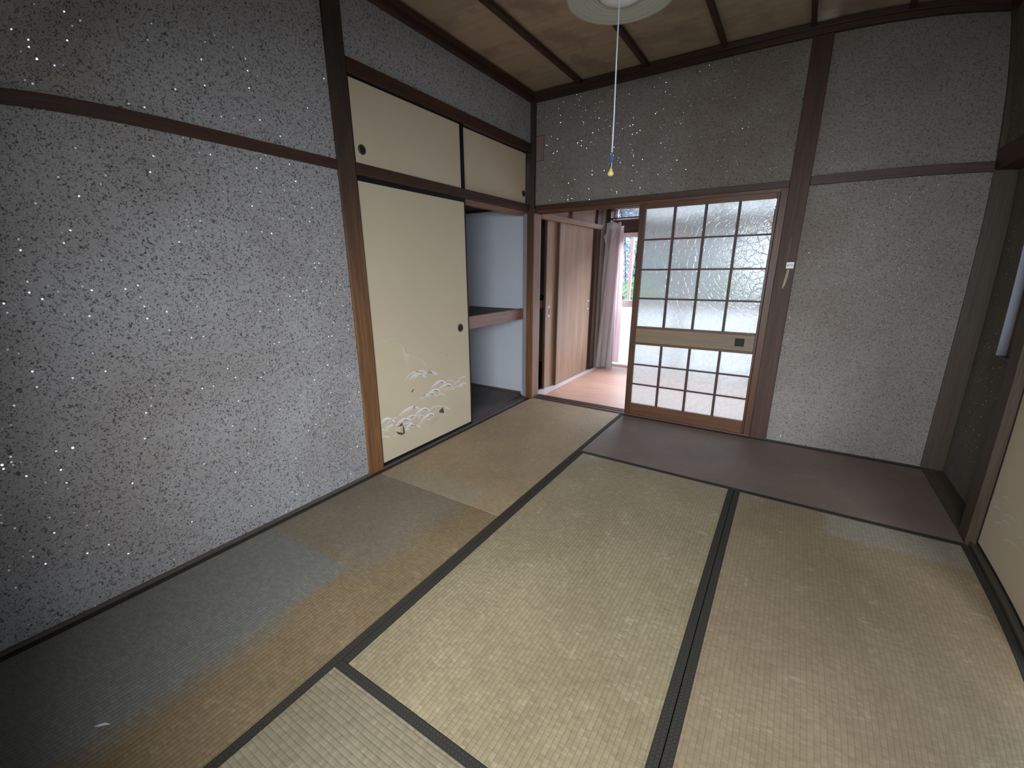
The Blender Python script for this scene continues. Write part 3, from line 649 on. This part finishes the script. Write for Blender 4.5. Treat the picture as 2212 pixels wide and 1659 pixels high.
# sliding window doors of the next room
wd = struct('window_3', MB().box(.10, 2.70, 1.80, 1.90, 1.64, 1.775).box(.10, 2.70, 1.79, 1.80, 1.70, 1.712), 'beam_x', .001, label='dark lintel over the sliding glass doors')
obj('window_frame', MB().box(.10, 2.70, 1.81, 1.90, 1.925, 1.945).box(.10, 2.70, 1.81, 1.90, 1.775, 1.79).box(.10, .115, 1.81, 1.90, 1.79, 1.925).box(.40, .43, 1.81, 1.90, 1.79, 1.925).box(1.25, 1.28, 1.81, 1.90, 1.79, 1.925).box(2.1, 2.13, 1.81, 1.90, 1.79, 1.925), 'doorframe_x', wd, .001)
obj('sash', MB().box(.118, .40, 1.84, 1.86, 1.79, 1.806).box(.118, .40, 1.84, 1.86, 1.908, 1.925).box(.118, .136, 1.84, 1.86, 1.806, 1.908).box(.382, .40, 1.84, 1.86, 1.806, 1.908), 'alu', wd, .001)
obj('glass_pane', MB().box(.136, .382, 1.85, 1.853, 1.806, 1.908), 'clear', wd)
for a, b in ((.43, 1.25), (1.28, 2.1), (2.13, 2.7)): obj('glass_pane', MB().box(a, b, 1.85, 1.853, 1.79, 1.925), 'milk', wd)
def sash(x0, x1, yy, label):
    t = thing('window_door', label, 'sliding glass door', ((x0+x1)/2, yy+.015, .004), 'aluminium glass doors of the next room')
    for a in ((x0, x0+.04), (x1-.04, x1)): obj('stile', MB().box(a[0], a[1], yy, yy+.03, .004, 1.64), 'alu', t, .001)
    for nm, z0, z1 in (('bottom_rail', .004, .03), ('middle_rail', .776, .850), ('top_rail', 1.590, 1.640)): obj(nm, MB().box(x0+.04, x1-.04, yy, yy+.03, z0, z1), 'alu', t, .001)
    obj('clear_pane', MB().box(x0+.035, x1-.035, yy+.013, yy+.017, .845, 1.595), 'clear', t)
    obj('milky_pane', MB().box(x0+.035, x1-.035, yy+.013, yy+.017, .025, .78), 'milk', t)
sash(.105, .985, 1.815, 'glass door with milky lower pane, right behind the curtain')
sash(.955, 1.84, 1.855, 'glass door behind the left half of the frosted panes')
sash(1.81, 2.70, 1.815, 'glass door behind the right half of the frosted panes')
# plastic sheet taped over the transom
rows = []
for i in range(13):
    r = []
    for j in range(15):
        u, v = j/14, i/12
        r.append((.095+.29*u, 1.800-.010-.016*random.random(), 1.930-.010*v-.125*v + .008*math.sin(u*5)))
    rows.append(r)
tag(obj('plastic_sheet', MB().sheet(rows), 'plastic', at=(.24, 1.79, 1.80)), 'crumpled clear plastic sheet taped over the small transom window', 'plastic sheet')

# curtain
def curtain_rows(tl, tr, bl, br, yb, amp, folds, z0, z1, nz=26, nx=60, ph=0.):
    rows = []
    for i in range(nz):
        v = i/(nz-1); r = []
        for j in range(nx):
            u = j/(nx-1)
            xl = tl+(bl-tl)*(v**1.1); xr = tr+(br-tr)*math.sin(min(1, v*1.25)*math.pi/2)*(1 if br < tr else 1)
            a = amp*(.45+.55*math.sin(math.pi*min(.5, v*.9+.12)))
            w = math.sin(u*folds*2*math.pi+ph+1.3*v)*a + .35*a*math.sin(u*folds*5.1+3*v)
            tuck = .012*math.sin(9*v+4*u)*math.exp(-((v-.14)/.1)**2)
            r.append((xl+(xr-xl)*u+.006*math.sin(u*folds*4*math.pi), yb+w+tuck, z1+(z0-z1)*v + (.010*math.sin(u*folds*2*math.pi*1.4) if i == 0 else 0)))
        rows.append(r)
    return rows
ct = thing('curtain', 'beige curtain with ragged top, drawn to the left of the window door', 'curtain', (.14, 1.66, .0))
cr = obj('curtain_panel', MB().sheet(curtain_rows(.072, .262, -.004, .250, 1.655, .030, 1.9, .006, 1.745)), 'curtain', ct, smooth=True)
m = cr.modifiers.new('cloth', 'SOLIDIFY'); m.thickness = .0015
obj('hem', MB().sheet([[(p[0]-.002 if j == 0 else p[0]+(.002 if j == 59 else 0), p[1]-.004, p[2]+dz) for j, p in enumerate(curtain_rows(.072, .262, -.004, .250, 1.655, .030, 1.9, .006, 1.745)[-1])] for dz in (.11, .0)]), 'curtain', ct, smooth=True)
ll = obj('lining', MB().sheet(curtain_rows(.105, .268, .015, .318, 1.705, .010, 2.3, .075, 1.72, ph=1.)), 'lace', ct, smooth=True, label='thin lining showing below, tinted pink for the lit curtain edge')
fp = MB().sheet([[(.062, 1.612, 1.60), (.105, 1.600, 1.655)], [(.085, 1.608, 1.52), (.112, 1.602, 1.535)], [(.118, 1.614, 1.455), (.120, 1.613, 1.455)]])
obj('folded_corner', fp, 'curtain', ct, label='pale corner of the header folded over')
fp = MB().sheet([[(.150, 1.605, 1.640), (.215, 1.600, 1.668)], [(.160, 1.604, 1.60), (.212, 1.602, 1.64)], [(.175, 1.610, 1.565), (.190, 1.608, 1.585)]])
obj('folded_corner', fp, 'curtain', ct, label='pale scrap of header tape')
hk = MB()
for k in range(7): hk.tube([(.085+.028*k, 1.66, 1.765), (.087+.028*k, 1.663, 1.785), (.092+.028*k, 1.672, 1.790)], .0012, 5)
obj('hook', hk, 'gun', ct)['kind'] = 'stuff'
tag(obj('curtain_rail', MB().tube([(.06, 1.675, 1.795), (2.6, 1.675, 1.795)], .006).box(.10, .115, 1.675, 1.80, 1.789, 1.801).box(1.4, 1.415, 1.675, 1.80, 1.789, 1.801), 'gun', at=(1.3, 1.675, 1.79)), 'thin dark curtain rail above the window doors', 'curtain rail')

# ================================================================ GARDEN
struct('ground', MB().box(-9, 12, 1.92, 16, -.5, -.4), 'ground', label='ground outside the glass doors')
struct('ground', MB().box(-6, 9, -14, -3.95, -.5, -.4), 'ground', label='ground behind the camera wall')
pp = thing('porch_frame', 'pink painted porch post and beam outside the glass door', 'porch', (-.02, 3.02, -.4))
obj('post', MB().box(-.055, -.012, 3.0, 3.05, -.4, 1.9), 'porch', pp, .003)
bb = MB(); bb.v = [(-.25, 2.99, 1.82), (.9, 2.99, 1.48), (.9, 3.05, 1.48), (-.25, 3.05, 1.82), (-.25, 2.99, 1.90), (.9, 2.99, 1.56), (.9, 3.05, 1.56), (-.25, 3.05, 1.90)]
bb.f = [(0, 3, 2, 1), (4, 5, 6, 7), (0, 1, 5, 4), (1, 2, 6, 5), (2, 3, 7, 6), (3, 0, 4, 7)]
obj('beam', bb, 'porch', pp, .003)
def shrub(name, label, cx, cy, z0, z1, rad, n, seed, lm='leaf', big=1.):
    rnd = random.Random(seed); t = thing(name, label, 'shrub', (cx, cy, -.4))
    st = MB()
    for k in range(6):
        a = rnd.uniform(0, 6.28); st.tube([(cx, cy, -.4), (cx+.2*rad*math.cos(a), cy+.2*rad*math.sin(a), (z0+z1)/2), (cx+.6*rad*math.cos(a), cy+.6*rad*math.sin(a), z1*.9)], [.02, .014, .006], 5)
    obj('stem', st, 'darkwood', t)
    lf = MB()
    for k in range(n):
        a = rnd.uniform(0, 6.28); zz = rnd.uniform(z0, z1); q = (zz-z0)/(z1-z0); rr = rad*math.sqrt(rnd.random())*math.sqrt(max(.05, 1-(2*q-1)**2))
        p = Vector((cx+rr*math.cos(a), cy+rr*math.sin(a), zz)); d = Vector((rnd.uniform(-1, 1), rnd.uniform(-1, 1), rnd.uniform(-.8, .5))).normalized()
        s = d.cross(Vector((rnd.uniform(-1, 1), rnd.uniform(-1, 1), 1))).normalized(); L = rnd.uniform(.05, .10)*big
        m = len(lf.v); lf.v += [tuple(p), tuple(p+d*L*.5+s*L*.22), tuple(p+d*L), tuple(p+d*L*.5-s*L*.22)]; lf.f.append((m, m+1, m+2, m+3))
    o = obj('foliage', lf, lm, t); o['kind'] = 'stuff'
    return t
shrub('garden_shrub', 'bright leafy shrub seen low through the clear window glass', -.25, 4.2, -.2, 1.05, .62, 2600, 3)
shrub('garden_shrub', 'leafy shrub outside behind the middle of the frosted panes', 1.1, 4.8, -.3, 1.1, .62, 2600, 5)
shrub('garden_tree', 'tree with bluish haze coloured into its leaves, filling the view behind the porch post', -1.6, 8.0, -.2, 4.2, 1.9, 4200, 8, 'leaf_far', 2.6)
shrub('garden_tree', 'tree with haze coloured into its leaves, outside behind the right half of the frosted panes', 2.6, 8.6, -.2, 3.6, 1.9, 3800, 9, 'leaf_far', 2.6)
